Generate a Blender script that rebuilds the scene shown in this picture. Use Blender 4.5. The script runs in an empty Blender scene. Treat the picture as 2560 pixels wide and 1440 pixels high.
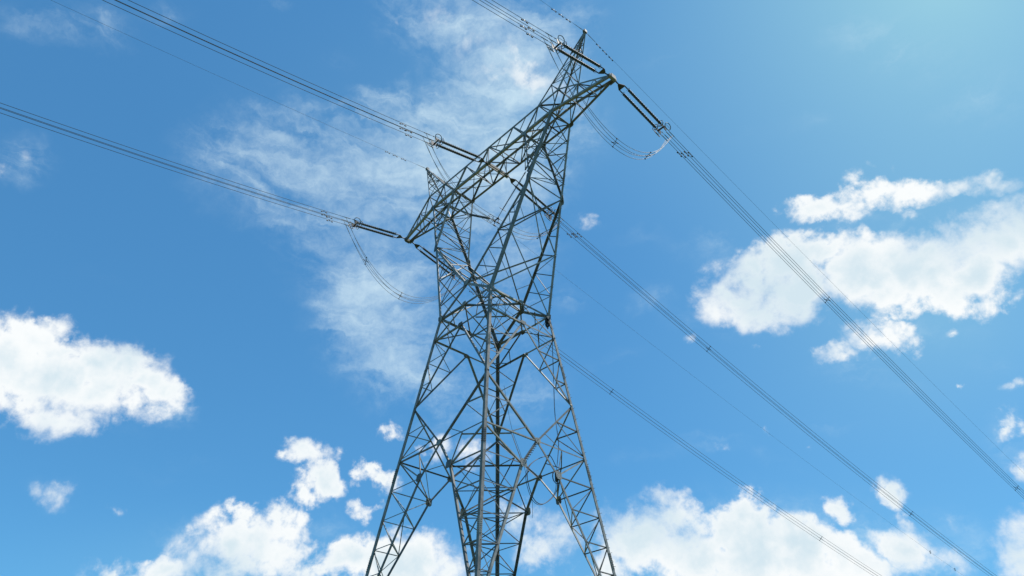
import bpy, bmesh, math, random
from mathutils import Vector, Matrix
random.seed(7)
sc = bpy.context.scene
COL = sc.collection
rad = math.radians

# ---------------------------------------------------------------- camera
cam_d = bpy.data.cameras.new("camera")
cam = bpy.data.objects.new("camera", cam_d)
COL.objects.link(cam)
CAM_AZ, CAM_EL, CAM_ROLL = 137.7859552, 35.65086, 0.157862
cam_d.sensor_width = 36.0
cam_d.lens = 1823.104 / 2560 * 36.0
cam_d.clip_start, cam_d.clip_end = 0.1, 30000.0
cam.location = (35.5784, -30.4666, -7.0292)


def cam_matrix():
    a, e, r = rad(CAM_AZ), rad(CAM_EL), rad(CAM_ROLL)
    f = Vector((math.cos(a) * math.cos(e), math.sin(a) * math.cos(e), math.sin(e)))
    rt = Vector((math.sin(a), -math.cos(a), 0))
    up = rt.cross(f)
    x = rt * math.cos(r) + up * math.sin(r)
    y = -rt * math.sin(r) + up * math.cos(r)
    return Matrix((x, y, -f)).transposed()


cam.rotation_euler = cam_matrix().to_euler()
sc.camera = cam

# ---------------------------------------------------------------- light and sky
SUN_AZ, SUN_EL = 60.0, 66.0
sc.view_settings.view_transform = 'Standard'
sc.view_settings.look = 'None'
sc.view_settings.exposure = 0.0
sc.view_settings.gamma = 1.0
sun_d = bpy.data.lights.new("sun", 'SUN')
sun_d.energy = 5.0
sun_d.angle = rad(0.5)
sun_d.color = (1.0, 0.96, 0.9)
sun = bpy.data.objects.new("sun", sun_d)
COL.objects.link(sun)
sdir = Vector((math.cos(rad(SUN_AZ)) * math.cos(rad(SUN_EL)), math.sin(rad(SUN_AZ)) * math.cos(rad(SUN_EL)), math.sin(rad(SUN_EL))))
sun.location = sdir * 200
sun.rotation_euler = (-sdir).to_track_quat('-Z', 'Y').to_euler()

# clouds over the horizon: (bearing from the line of sight, elevation, half-width, half-height, tilt, density), radians
CUMULUS = [
(-0.5232, 0.4352, 0.0591, 0.0443, 2.9616, 1.25), (-0.584, 0.4476, 0.0601, 0.0349, -3.092, 1.15), (-0.62, 0.4428, 0.0485, 0.0276, -3.0211, 1.05),
(-0.5357, 0.4497, 0.0681, 0.0449, 3.1129, 1), (-0.4952, 0.4264, 0.048, 0.0395, 2.8044, 0.95), (-0.6459, 0.4498, 0.0647, 0.0365, -3.0032, 0.95),
(-0.663, 0.4162, 0.0803, 0.0712, 2.803, 1.15), (-0.6096, 0.4167, 0.0741, 0.0593, -3.1121, 1.1), (-0.5572, 0.4274, 0.0751, 0.0556, 3.0797, 1.1),
(-0.5093, 0.416, 0.0548, 0.0389, 2.8309, 0.95), (-0.5806, 0.3764, 0.0847, 0.0347, -2.8475, 0.8), (-0.6754, 0.4551, 0.0384, 0.0266, 3.1339, 0.7),
(-0.5358, 0.4572, 0.0349, 0.0256, 2.9197, 0.7), (-0.4672, 0.4096, 0.0303, 0.0141, 2.9661, 0.35), (0.4473, 0.6042, 0.0986, 0.0539, 3.0701, 1.05),
(0.395, 0.6017, 0.0831, 0.0497, 2.9951, 0.95), (0.4982, 0.6054, 0.0843, 0.0454, 3.0757, 0.95), (0.3662, 0.5856, 0.1013, 0.0631, 3.0157, 1),
(0.3378, 0.5957, 0.0671, 0.0476, 3.0531, 0.8), (0.4527, 0.5739, 0.1129, 0.0586, 3.0746, 1.15), (0.5383, 0.574, 0.1116, 0.0643, 3.078, 1.2),
(0.6155, 0.5515, 0.1022, 0.0621, 3.0318, 1.2), (0.6687, 0.5241, 0.0807, 0.0511, 2.9743, 1.1), (0.7173, 0.5463, 0.0713, 0.0578, -3.0036, 1.05),
(0.7392, 0.5525, 0.0556, 0.0457, 0.939, 0.9), (0.3954, 0.559, 0.0861, 0.0443, 2.9862, 0.95), (0.4277, 0.5687, 0.0907, 0.0517, 2.9792, 1),
(0.5901, 0.5798, 0.1022, 0.0534, 3.0443, 0.9), (0.6802, 0.5601, 0.0693, 0.0509, 3.0909, 0.9), (0.5527, 0.5391, 0.1106, 0.0347, 2.8884, 0.9),
(0.6645, 0.5809, 0.0525, 0.0329, 3.0334, 0.55), (0.5327, 0.4983, 0.0635, 0.03, 2.7865, 0.85), (0.4829, 0.4919, 0.0471, 0.0196, -3.0895, 0.7),
(0.556, 0.4774, 0.0323, 0.0301, 1.6632, 0.4), (0.5484, 0.6601, 0.0958, 0.03, 2.9576, 0.75), (0.6916, 0.6269, 0.0577, 0.016, 2.9146, 0.6),
(0.626, 0.6381, 0.0773, 0.022, 2.8845, 0.7), (0.7365, 0.6138, 0.0536, 0.021, 2.7546, 0.6), (0.509, 0.6685, 0.0703, 0.0278, 3.0108, 0.8),
(0.5819, 0.6552, 0.0925, 0.0248, 2.9062, 0.8), (0.6462, 0.6336, 0.0605, 0.0184, 2.8745, 0.6), (0.5784, 0.6746, 0.032, 0.0207, 2.6063, 0.5),
(0.7299, 0.6206, 0.0502, 0.0195, 2.8482, 0.7), (0.6126, 0.6844, 0.0372, 0.0151, 2.6737, 0.3), (0.6218, 0.6162, 0.0303, 0.0122, 2.8354, 0.4),
(0.4474, 0.6813, 0.0286, 0.0139, 2.4966, 0.3), (0.1522, 0.2965, 0.0799, 0.0536, -3.1383, 0.76), (0.286, 0.2838, 0.0996, 0.0571, 3.0357, 0.84),
(0.3672, 0.2492, 0.1004, 0.0507, 2.9268, 0.8), (0.2278, 0.3072, 0.0785, 0.0437, 3.112, 0.67), (0.4315, 0.2297, 0.0852, 0.0313, 2.888, 0.67),
(0.4959, 0.24, 0.0702, 0.0321, 2.5577, 0.67), (0.0765, 0.2889, 0.0593, 0.0536, -3.0355, 0.5), (0.1729, 0.2907, 0.0897, 0.0581, 3.1406, 0.84),
(0.242, 0.2631, 0.1062, 0.061, 3.1272, 0.97), (0.3209, 0.2577, 0.0949, 0.0562, 2.9617, 0.92), (0.2106, 0.3379, 0.0504, 0.0226, 2.9358, 0.59),
(0.3054, 0.3061, 0.0552, 0.0384, 3.0733, 0.8), (0.3667, 0.2675, 0.0691, 0.0516, 2.9475, 0.84), (0.4173, 0.2444, 0.0684, 0.0464, 2.7791, 0.84),
(0.4228, 0.3007, 0.0335, 0.0313, 3.0346, 0.63), (0.4856, 0.3153, 0.0315, 0.0291, 2.1535, 0.55), (0.493, 0.28, 0.0316, 0.0204, 1.6166, 0.42),
(0.5027, 0.2478, 0.0581, 0.0278, 2.4389, 0.63), (0.485, 0.2611, 0.0334, 0.0202, 2.9134, 0.5), (0.5955, 0.2267, 0.0594, 0.0417, 1.2894, 0.84),
(0.6109, 0.2574, 0.0295, 0.022, -2.6145, 0.59), (0.6374, 0.3523, 0.035, 0.0277, 1.13, 0.59), (0.6327, 0.309, 0.0264, 0.0185, 1.0274, 0.42),
(0.1176, 0.2638, 0.0631, 0.043, -3.1301, 0.59), (0.0438, 0.2747, 0.0589, 0.0484, -3.1177, 0.5), (0.086, 0.2645, 0.0436, 0.0419, 1.0296, 0.5),
(0.3164, 0.2351, 0.1906, 0.0316, 3.0735, 0.67), (0.5422, 0.2772, 0.018, 0.0156, 1.6106, 0.21), (-0.3682, 0.261, 0.0942, 0.0409, -3.0751, 0.9),
(-0.3091, 0.257, 0.0829, 0.046, -3.1137, 0.9), (-0.147, 0.2621, 0.12, 0.0476, -3.1132, 0.95), (-0.4422, 0.2265, 0.094, 0.0263, -2.9617, 0.8),
(-0.3429, 0.2773, 0.0921, 0.0441, -3.0821, 1.05), (-0.3578, 0.2993, 0.0367, 0.0257, 3.1312, 0.8), (-0.3049, 0.2855, 0.0557, 0.0371, 2.9969, 0.9),
(-0.4097, 0.2748, 0.0324, 0.0181, -3.0919, 0.5), (-0.426, 0.2326, 0.0863, 0.029, -2.9161, 0.95), (-0.3444, 0.2404, 0.1224, 0.0271, -3.0634, 0.9),
(-0.4748, 0.2186, 0.0462, 0.0169, -3.0597, 0.8), (-0.2031, 0.2548, 0.0655, 0.0381, -2.9787, 1), (-0.1257, 0.2581, 0.0787, 0.0474, 3.0767, 1.05),
(-0.0779, 0.2499, 0.0525, 0.0332, 3.1408, 0.8), (-0.2462, 0.2383, 0.0744, 0.0184, -3.0883, 0.6), (0.0119, 0.3192, 0.0496, 0.0449, -3.1287, 0.5),
(-0.2887, 0.3777, 0.0514, 0.0307, 3.0512, 0.72), (-0.2648, 0.35, 0.0467, 0.0431, 2.5177, 0.75), (-0.2739, 0.3259, 0.0442, 0.0219, -3.0837, 0.6),
(-0.1959, 0.362, 0.0471, 0.029, 2.9637, 0.8), (-0.1963, 0.3228, 0.0348, 0.0237, -3.1368, 0.5), (-0.1724, 0.4239, 0.0314, 0.021, -2.9788, 0.62),
(-0.1163, 0.4139, 0.0435, 0.0339, 3.1345, 0.5), (-0.3192, 0.3819, 0.0227, 0.0205, 2.7724, 0.5), (-0.2434, 0.3847, 0.0248, 0.0202, 3.0867, 0.4),
(-0.0574, 0.4003, 0.0464, 0.0417, 3.0902, 0.42), (-0.5714, 0.2916, 0.0391, 0.0241, 2.8478, 0.45), (-0.5035, 0.2828, 0.0172, 0.0097, -3.0687, 0.25),
(0.1349, 0.711, 0.0291, 0.0212, 0.1312, 0.42), (0.2732, 0.5376, 0.0181, 0.0159, -3.06, 0.38), (0.2885, 0.3843, 0.0228, 0.0129, -3.0543, 0.36),
(0.371, 0.5094, 0.0124, 0.0093, 3.082, 0.28), (0.6033, 0.4108, 0.0109, 0.0082, 3.0676, 0.36), (0.6192, 0.4753, 0.0157, 0.0117, 2.9931, 0.3),
(0.3567, 0.4016, 0.0115, 0.006, 3.0447, 0.25), (0.4095, 0.3818, 0.011, 0.0068, 3.0623, 0.2), (0.509, 0.4433, 0.0109, 0.0086, 1.0762, 0.22),
(-0.7566, 0.6448, 0.0383, 0.0263, 2.645, 0.17), (-0.7666, 0.6173, 0.0313, 0.029, 2.9102, 0.22), (0.6615, 0.4011, 0.0242, 0.0177, 3.022, 0.35),
(-0.2584, 0.9631, 0.0174, 0.0119, 1.9915, 0.2), (-0.139, 0.9745, 0.1538, 0.0387, 3.1237, 0.26), (-0.072, 0.9388, 0.1101, 0.0412, 2.9958, 0.27),
(0.0162, 0.9352, 0.1196, 0.046, 3.0012, 0.3), (0.0414, 0.9048, 0.1097, 0.0358, 3.0416, 0.26), (0.0906, 0.8829, 0.0747, 0.0358, 3.1089, 0.22),
(-0.0355, 0.9098, 0.0599, 0.0252, -3.1285, 0.3), (0.1198, 0.8453, 0.0639, 0.0468, 3.1339, 0.28), (-0.2883, 0.8738, 0.0394, 0.0228, -3.0587, 0.14),
(-0.2245, 0.8975, 0.0329, 0.0176, -3.0739, 0.14), ]
VEIL = [
(0.2228, 0.6762, 0.1458, 0.0276, 2.8261, 0.22), (0.4227, 0.7772, 0.1766, 0.0306, 3.0542, 0.16), (0.1751, 0.5176, 0.1101, 0.0323, -2.9156, 0.22),
(0.4319, 0.408, 0.1276, 0.03, 2.8086, 0.24), (0.2683, 0.3938, 0.088, 0.0251, -3.0716, 0.25), (-0.6108, 0.5399, 0.1263, 0.0239, -3.0177, 0.12),
(-0.4223, 0.3582, 0.1051, 0.0244, -2.8589, 0.15), (0.3104, 0.9021, 0.1759, 0.0299, -3.1367, 0.18), (-0.4558, 0.7677, 0.2027, 0.0781, -2.9815, 0.44),
(-0.5115, 0.7372, 0.12, 0.0618, -2.7155, 0.28), (-0.351, 0.7478, 0.1835, 0.1064, 3.0138, 0.46), (-0.2396, 0.765, 0.1626, 0.0814, -3.044, 0.55),
(-0.1368, 0.8385, 0.2127, 0.0933, -3.004, 0.97), (-0.0413, 0.8482, 0.162, 0.0676, -3.1246, 0.79), (-0.0774, 0.789, 0.1896, 0.1006, -3.1132, 0.92),
(0.0145, 0.7585, 0.1325, 0.0953, 3.1372, 0.7), (-0.3739, 0.6845, 0.1825, 0.0805, 3.063, 0.4), (-0.1968, 0.6834, 0.1867, 0.0958, -3.0615, 0.48),
(-0.273, 0.6201, 0.1591, 0.0947, 3.1289, 0.44), (-0.2086, 0.5842, 0.1432, 0.0827, 3.0974, 0.75), (-0.2511, 0.5363, 0.1146, 0.063, -3.0528, 0.44),
(-0.1571, 0.5289, 0.1466, 0.07, -3.0823, 0.55), (-0.17, 0.4796, 0.1413, 0.0565, -3.0779, 0.4), (0.0139, 0.6879, 0.1505, 0.0838, 3.1366, 0.4),
(0.0001, 0.6003, 0.1176, 0.0906, 3.1404, 0.37), (-0.0784, 0.4684, 0.1641, 0.082, -3.1152, 0.37), (0.0374, 0.4911, 0.109, 0.089, -3.1395, 0.31),
(-0.4142, 0.83, 0.2539, 0.0773, -3.1052, 0.14), (-0.4452, 0.7013, 0.1475, 0.0734, -2.9422, 0.22), (-0.1552, 0.6271, 0.2045, 0.1414, -3.1015, 0.18),
(-0.1106, 0.9665, 0.2759, 0.0748, 3.1123, 0.84), (0.016, 0.9252, 0.1992, 0.073, 2.988, 0.79), (0.1074, 0.967, 0.1704, 0.0573, 3.0995, 0.62),
(0.1339, 0.8287, 0.102, 0.0741, 3.1282, 0.44), (0.0403, 0.8742, 0.1171, 0.0486, 3.1254, 0.53), (0.2021, 0.3136, 0.1379, 0.0539, 3.096, 0.45),
(0.3538, 0.2968, 0.143, 0.0527, 2.8878, 0.45), (0.4654, 0.2702, 0.1086, 0.0607, 2.6893, 0.5), (0.5584, 0.2278, 0.0778, 0.0369, 3.0677, 0.4),
(0.039, 0.2992, 0.087, 0.0591, -3.1392, 0.4), (-0.2444, 0.2903, 0.1131, 0.0527, -3.0954, 0.35), (-0.4233, 0.2732, 0.0731, 0.0361, -3.0703, 0.35),
(0.3477, 0.6371, 0.0876, 0.0371, 2.9877, 0.2), (0.3549, 0.5395, 0.0926, 0.0314, 2.9911, 0.35), (0.6102, 0.6148, 0.2158, 0.0293, 2.9272, 0.4),
(0.5857, 0.4896, 0.1404, 0.0289, 2.8797, 0.35), (0.4876, 0.473, 0.0819, 0.0342, 3.1201, 0.35), (-0.4706, 0.404, 0.0452, 0.0234, 2.9559, 0.45),
(-0.5446, 0.3653, 0.0956, 0.0234, -2.8545, 0.3), (0.6271, 0.3367, 0.0712, 0.0424, 1.1139, 0.4), (-0.8396, 0.7806, 0.0728, 0.0352, -2.9786, 0.45),
(-0.7515, 0.8103, 0.0823, 0.0367, -2.9456, 0.5), (-0.6733, 0.8648, 0.0732, 0.0239, -2.7891, 0.3), (-0.5036, 0.9257, 0.0445, 0.0145, -2.9093, 0.3),
(0.3417, 0.6651, 0.0387, 0.0317, 3.1297, 0.3), (0.2236, 0.5973, 0.064, 0.0324, -3.0391, 0.42), (0.2685, 0.5624, 0.043, 0.0267, -2.9874, 0.35),
(-0.2702, 0.8661, 0.0706, 0.0255, -3.0221, 0.4), (-0.359, 0.8927, 0.0623, 0.0299, -3.0074, 0.25), (0.6415, 0.8639, 0.0876, 0.0336, 2.8227, 0.18),
(0.7084, 0.8065, 0.1444, 0.0572, 2.7666, 0.35), (0.7699, 0.7113, 0.1234, 0.0744, 2.7504, 0.3), (-0.5714, 0.2916, 0.0522, 0.0321, 2.8478, 0.35),
(-0.7573, 0.6368, 0.0524, 0.048, 2.5882, 0.6), (0.5583, 0.7571, 0.0725, 0.03, 2.8665, 0.2), (0.161, 0.3864, 0.0676, 0.0205, 3.0917, 0.2),
(0.3445, 0.3706, 0.1305, 0.0203, 2.7684, 0.22), (0.5399, 0.4316, 0.09, 0.0248, 2.5525, 0.25), (0.6484, 0.433, 0.0502, 0.0274, 2.9118, 0.25),
(-0.4625, 0.3282, 0.0921, 0.0279, -3.0019, 0.12), (0.1068, 0.6088, 0.053, 0.0328, 3.1074, 0.3), (0.5529, 0.2712, 0.0529, 0.0275, 2.3882, 0.35),
(0.209, 0.4092, 0.0677, 0.0361, 3.0888, 0.12), (0.6457, 0.562, 0.1231, 0.0429, 2.9176, 0.3), ]
MIST = [
(0.803, 0.8503, 0.8753, 0.5482, 2.7827, 0.64), (-0.0009, 0.8486, 0.7278, 0.2606, -3.1409, 0.12), (0.6115, 0.4924, 0.5973, 0.4274, 2.9653, 0.26),
(0.3146, 0.2262, 0.4744, 0.148, 3.0868, 0.28), (-0.3405, 0.2227, 0.373, 0.1155, -3.0779, 0.18), ]


SKY_STRENGTH = 0.15
SKY_GAMMA = 0.65
SKY_TINT = (0.49, 1.245, 1.77, 1)


def build_world():
    w = bpy.data.worlds.new("World")
    sc.world = w
    w.use_nodes = True
    nt = w.node_tree
    nt.nodes.clear()
    L = nt.links.new

    def N(t, **k):
        n = nt.nodes.new(t)
        for a, b in k.items():
            setattr(n, a, b)
        return n

    def M(op, a, b=None, c=None, clamp=False):
        n = N('ShaderNodeMath', operation=op, use_clamp=clamp)
        for i, v in enumerate((a, b, c)):
            if v is None:
                continue
            if isinstance(v, (int, float)):
                n.inputs[i].default_value = v
            else:
                L(v, n.inputs[i])
        return n.outputs[0]

    def VM(op, a, b=None, out=0):
        n = N('ShaderNodeVectorMath', operation=op)
        for i, v in enumerate((a, b)):
            if v is None:
                continue
            if isinstance(v, (tuple, Vector)):
                n.inputs[i].default_value = v
            else:
                L(v, n.inputs[i])
        return n.outputs[out]

    def smooth(x, lo, hi, a=0.0, b=1.0):
        n = N('ShaderNodeMapRange', interpolation_type='SMOOTHSTEP')
        L(x, n.inputs[0])
        for i, v in enumerate((lo, hi, a, b)):
            n.inputs[i + 1].default_value = v
        return n.outputs[0]

    def noise(vec, scale, detail, rough, lac=2.0, dist=0.0, color=False):
        n = N('ShaderNodeTexNoise', noise_dimensions='3D')
        L(vec, n.inputs['Vector'])
        n.inputs['Scale'].default_value = scale
        n.inputs['Detail'].default_value = detail
        n.inputs['Roughness'].default_value = rough
        n.inputs['Lacunarity'].default_value = lac
        n.inputs['Distortion'].default_value = dist
        return n.outputs[1 if color else 0]

    tc = N('ShaderNodeTexCoord')
    d = VM('NORMALIZE', tc.outputs['Generated'])
    sky = N('ShaderNodeTexSky', sky_type='NISHITA')
    sky.sun_disc = False
    sky.sun_elevation = rad(SUN_EL)
    sky.sun_rotation = rad(90 - SUN_AZ)
    sky.altitude = 500
    sky.air_density = 1.0
    sky.dust_density = 0.3
    sky.ozone_density = 2.0
    L(d, sky.inputs['Vector'])

    # bearing and elevation of the direction looked at
    a0 = rad(CAM_AZ)
    bx = VM('DOT_PRODUCT', d, (math.sin(a0), -math.cos(a0), 0), 1)
    by = VM('DOT_PRODUCT', d, (math.cos(a0), math.sin(a0), 0), 1)
    sep = N('ShaderNodeSeparateXYZ')
    L(d, sep.inputs[0])
    brg = M('ARCTAN2', bx, by)
    elv = M('ARCSINE', sep.outputs[2])
    cmb = N('ShaderNodeCombineXYZ')
    L(brg, cmb.inputs[0])
    L(elv, cmb.inputs[1])
    uv = cmb.outputs[0]

    # ragged edges: push the place looked up about by turbulence
    w1 = VM('SUBTRACT', noise(d, 9.0, 6, 0.6, color=True), (0.5, 0.5, 0.5))
    sc1 = N('ShaderNodeVectorMath', operation='SCALE')
    L(w1, sc1.inputs[0])
    sc1.inputs['Scale'].default_value = 0.07
    w2 = VM('SUBTRACT', noise(d, 38.0, 5, 0.6, color=True), (0.5, 0.5, 0.5))
    sc2 = N('ShaderNodeVectorMath', operation='SCALE')
    L(w2, sc2.inputs[0])
    sc2.inputs['Scale'].default_value = 0.028
    uvw = VM('ADD', VM('ADD', uv, sc1.outputs[0]), sc2.outputs[0])

    def field(src, blobs, mode):
        acc = None
        for u, v, ru, rv, t, wt in blobs:
            mp = N('ShaderNodeMapping', vector_type='TEXTURE')
            L(src, mp.inputs[0])
            mp.inputs['Location'].default_value = (u, v, 0)
            mp.inputs['Rotation'].default_value = (0, 0, t)
            mp.inputs['Scale'].default_value = (ru, rv, 1)
            g = N('ShaderNodeTexGradient', gradient_type='QUADRATIC_SPHERE' if mode == 'soft' else 'SPHERICAL')
            L(mp.outputs[0], g.inputs[0])
            x = M('MULTIPLY', g.outputs[1], wt)
            acc = x if acc is None else (M('MAXIMUM', acc, x) if mode == 'max' else M('ADD', acc, x))
        return acc

    cum = field(uvw, CUMULUS, 'max')
    veil = field(uvw, VEIL, 'add')
    mist = field(uv, MIST, 'soft')

    # puffs
    n1 = noise(d, 19.0, 10, 0.60, 2.1, 0.2)
    n2 = noise(d, 70.0, 5, 0.6, 2.0, 0.4)
    vor = N('ShaderNodeTexVoronoi', feature='F1')
    L(VM('ADD', d, sc2.outputs[0]), vor.inputs['Vector'])
    vor.inputs['Scale'].default_value = 26.0
    vor.inputs['Detail'].default_value = 2.0
    vor.inputs['Roughness'].default_value = 0.55
    billow = M('MULTIPLY', M('SUBTRACT', 0.98, vor.outputs['Distance']), 0.36)
    puff0 = M('ADD', M('MULTIPLY', M('SUBTRACT', n1, 0.5), 1.55), M('MULTIPLY', M('SUBTRACT', n2, 0.5), 0.30))
    puff = M('ADD', puff0, billow)
    gate = smooth(cum, 0.0, 0.22)
    dens = M('ADD', cum, M('MULTIPLY', puff, gate))
    soft = noise(d, 5.0, 3, 0.5)
    hi = smooth(soft, 0.38, 0.62, 0.50, 0.95)
    rng = N('ShaderNodeMapRange', interpolation_type='SMOOTHSTEP')
    L(dens, rng.inputs[0])
    rng.inputs[1].default_value = 0.10
    L(hi, rng.inputs[2])
    a_c = M('MULTIPLY', rng.outputs[0], smooth(cum, 0.0, 0.34))
    # thin high veil, streaked and mottled
    rot = N('ShaderNodeMapping', vector_type='POINT')
    L(uvw, rot.inputs[0])
    rot.inputs['Rotation'].default_value = (0, 0, rad(30))
    rot.inputs['Scale'].default_value = (4.5, 22, 1)
    n3 = noise(rot.outputs[0], 1.0, 10, 0.60, 2.1, 0.9)
    n4 = noise(d, 52.0, 8, 0.66, 2.1, 0.3)
    wisp = M('ADD', M('MULTIPLY', M('SUBTRACT', n3, 0.5), 2.0), M('MULTIPLY', M('SUBTRACT', n4, 0.5), 0.9))
    vg = smooth(veil, 0.0, 0.45)
    a_v = M('ADD', M('MINIMUM', veil, 1.0), M('MULTIPLY', wisp, vg))
    a_v = M('MULTIPLY', smooth(a_v, 0.05, 1.85), 0.84)

    # tone of the cloud itself: thick parts greyer than thin ones
    n5 = noise(d, 8.0, 5, 0.5, 2.1, 0.3)
    far = smooth(elv, 0.50, 0.28)
    tone = smooth(M('ADD', M('ADD', dens, M('MULTIPLY', far, 0.15)), M('MULTIPLY', M('SUBTRACT', n5, 0.5), 2.6)), 0.40, 1.60)
    ccol = N('ShaderNodeMix', data_type='RGBA')
    L(tone, ccol.inputs[0])
    k = 1.0 / SKY_STRENGTH
    ccol.inputs[6].default_value = (0.96 * k, 0.99 * k, 1.0 * k, 1)
    ccol.inputs[7].default_value = (0.66 * k, 0.80 * k, 0.88 * k, 1)

    # clear sky, a little deeper than the sky model's own
    gam = N('ShaderNodeGamma')
    L(sky.outputs[0], gam.inputs[0])
    gam.inputs[1].default_value = SKY_GAMMA
    tint = N('ShaderNodeMix', data_type='RGBA', blend_type='MULTIPLY')
    tint.inputs[0].default_value = 1.0
    L(gam.outputs[0], tint.inputs[6])
    tint.inputs[7].default_value = SKY_TINT
    m0 = N('ShaderNodeMix', data_type='RGBA')
    L(M('MINIMUM', mist, 0.8), m0.inputs[0])
    L(tint.outputs[2], m0.inputs[6])
    m0.inputs[7].default_value = (0.45 * k, 0.80 * k, 0.82 * k, 1)
    m1 = N('ShaderNodeMix', data_type='RGBA')
    L(a_v, m1.inputs[0])
    L(m0.outputs[2], m1.inputs[6])
    m1.inputs[7].default_value = (0.70 * k, 0.88 * k, 0.97 * k, 1)
    m2 = N('ShaderNodeMix', data_type='RGBA')
    L(a_c, m2.inputs[0])
    L(m1.outputs[2], m2.inputs[6])
    L(ccol.outputs[2], m2.inputs[7])
    bg = N('ShaderNodeBackground')
    bg.inputs[1].default_value = SKY_STRENGTH
    L(m2.outputs[2], bg.inputs[0])
    out = N('ShaderNodeOutputWorld')
    L(bg.outputs[0], out.inputs[0])
    w.cycles.sampling_method = 'MANUAL'
    w.cycles.sample_map_resolution = 512


build_world()


# ---------------------------------------------------------------- materials
def material(name, base, rough=0.5, metal=0.0, var=0.0, scale=6.0, base2=None, spec=0.5, coat=0.0, bump=0.0, member=0.0):
    m = bpy.data.materials.new(name)
    m.use_nodes = True
    nt = m.node_tree
    b = nt.nodes['Principled BSDF']
    b.inputs['Roughness'].default_value = rough
    b.inputs['Metallic'].default_value = metal
    b.inputs['Specular IOR Level'].default_value = spec
    b.inputs['Coat Weight'].default_value = coat
    tc = nt.nodes.new('ShaderNodeTexCoord')
    nz = nt.nodes.new('ShaderNodeTexNoise')
    nz.inputs['Scale'].default_value = scale
    nz.inputs['Detail'].default_value = 6
    nz.inputs['Roughness'].default_value = 0.65
    nt.links.new(tc.outputs['Object'], nz.inputs['Vector'])
    mix = nt.nodes.new('ShaderNodeMix')
    mix.data_type = 'RGBA'
    rmp = nt.nodes.new('ShaderNodeMapRange')
    rmp.inputs[1].default_value = 0.35
    rmp.inputs[2].default_value = 0.65
    nt.links.new(nz.outputs[0], rmp.inputs[0])
    nt.links.new(rmp.outputs[0], mix.inputs[0])
    if base2 is None:
        base2 = tuple(c * (1 - var) for c in base)
    mix.inputs[6].default_value = (*base, 1)
    mix.inputs[7].default_value = (*base2, 1)
    col = mix.outputs[2]
    if member:                        # random tone per object; bright end raised to paint glints into the colour
        oi = nt.nodes.new('ShaderNodeObjectInfo')
        mr = nt.nodes.new('ShaderNodeMapRange')
        mr.inputs[3].default_value = 1 - member
        mr.inputs[4].default_value = 1 + member * 0.9
        nt.links.new(oi.outputs['Random'], mr.inputs[0])
        sc_ = nt.nodes.new('ShaderNodeVectorMath')
        sc_.operation = 'SCALE'
        nt.links.new(col, sc_.inputs[0])
        nt.links.new(mr.outputs[0], sc_.inputs['Scale'])
        col = sc_.outputs[0]
    nt.links.new(col, b.inputs['Base Color'])
    if bump:
        bp = nt.nodes.new('ShaderNodeBump')
        bp.inputs['Strength'].default_value = bump
        nt.links.new(nz.outputs[0], bp.inputs['Height'])
        nt.links.new(bp.outputs[0], b.inputs['Normal'])
    return m


STEEL = material('galvanized_steel', (0.27, 0.262, 0.235), 0.55, 0.0, scale=2.3, base2=(0.125, 0.122, 0.106), spec=0.5, member=0.45)
FITTING = material('fitting_steel', (0.26, 0.26, 0.265), 0.5, 0.35, 0.3, 8)
DARKFIT = material('dark_fitting', (0.07, 0.072, 0.072), 0.5, 0.4, 0.3, 8)
ALU = material('stranded_aluminium', (0.24, 0.24, 0.24), 0.62, 0.15, 0.25, 14, spec=0.3)
WIRE = material('weathered_conductor', (0.10, 0.105, 0.11), 0.5, 0.5, 0.25, 10)
RUBBER = material('insulator_shed', (0.06, 0.07, 0.073), 0.5, 0.0, 0.3, 8, spec=0.4)
BLACK = material('cable_sheath', (0.03, 0.03, 0.032), 0.6, 0.0, 0.2, 5)
CONCRETE = material('concrete', (0.34, 0.33, 0.31), 0.9, 0.0, 0.3, 3, bump=0.2)
GRASS = material('grass', (0.055, 0.085, 0.022), 0.95, 0.0, scale=0.08, base2=(0.085, 0.10, 0.035), bump=0.3)


# ---------------------------------------------------------------- helpers
S, Z0 = 2.0, 14.15


def P(x, y, z):                       # survey units -> metres above the tower foot
    return Vector((S * x, S * y, S * (z - Z0)))


def obj(name, bm, mat, parent=None, smooth=False):
    me = bpy.data.meshes.new(name)
    bm.normal_update()
    bm.to_mesh(me)
    bm.free()
    if smooth:
        for p in me.polygons:
            p.use_smooth = True
    me.materials.append(mat)
    o = bpy.data.objects.new(name, me)
    COL.objects.link(o)
    if parent is not None:
        o.parent = parent
    return o


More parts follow.
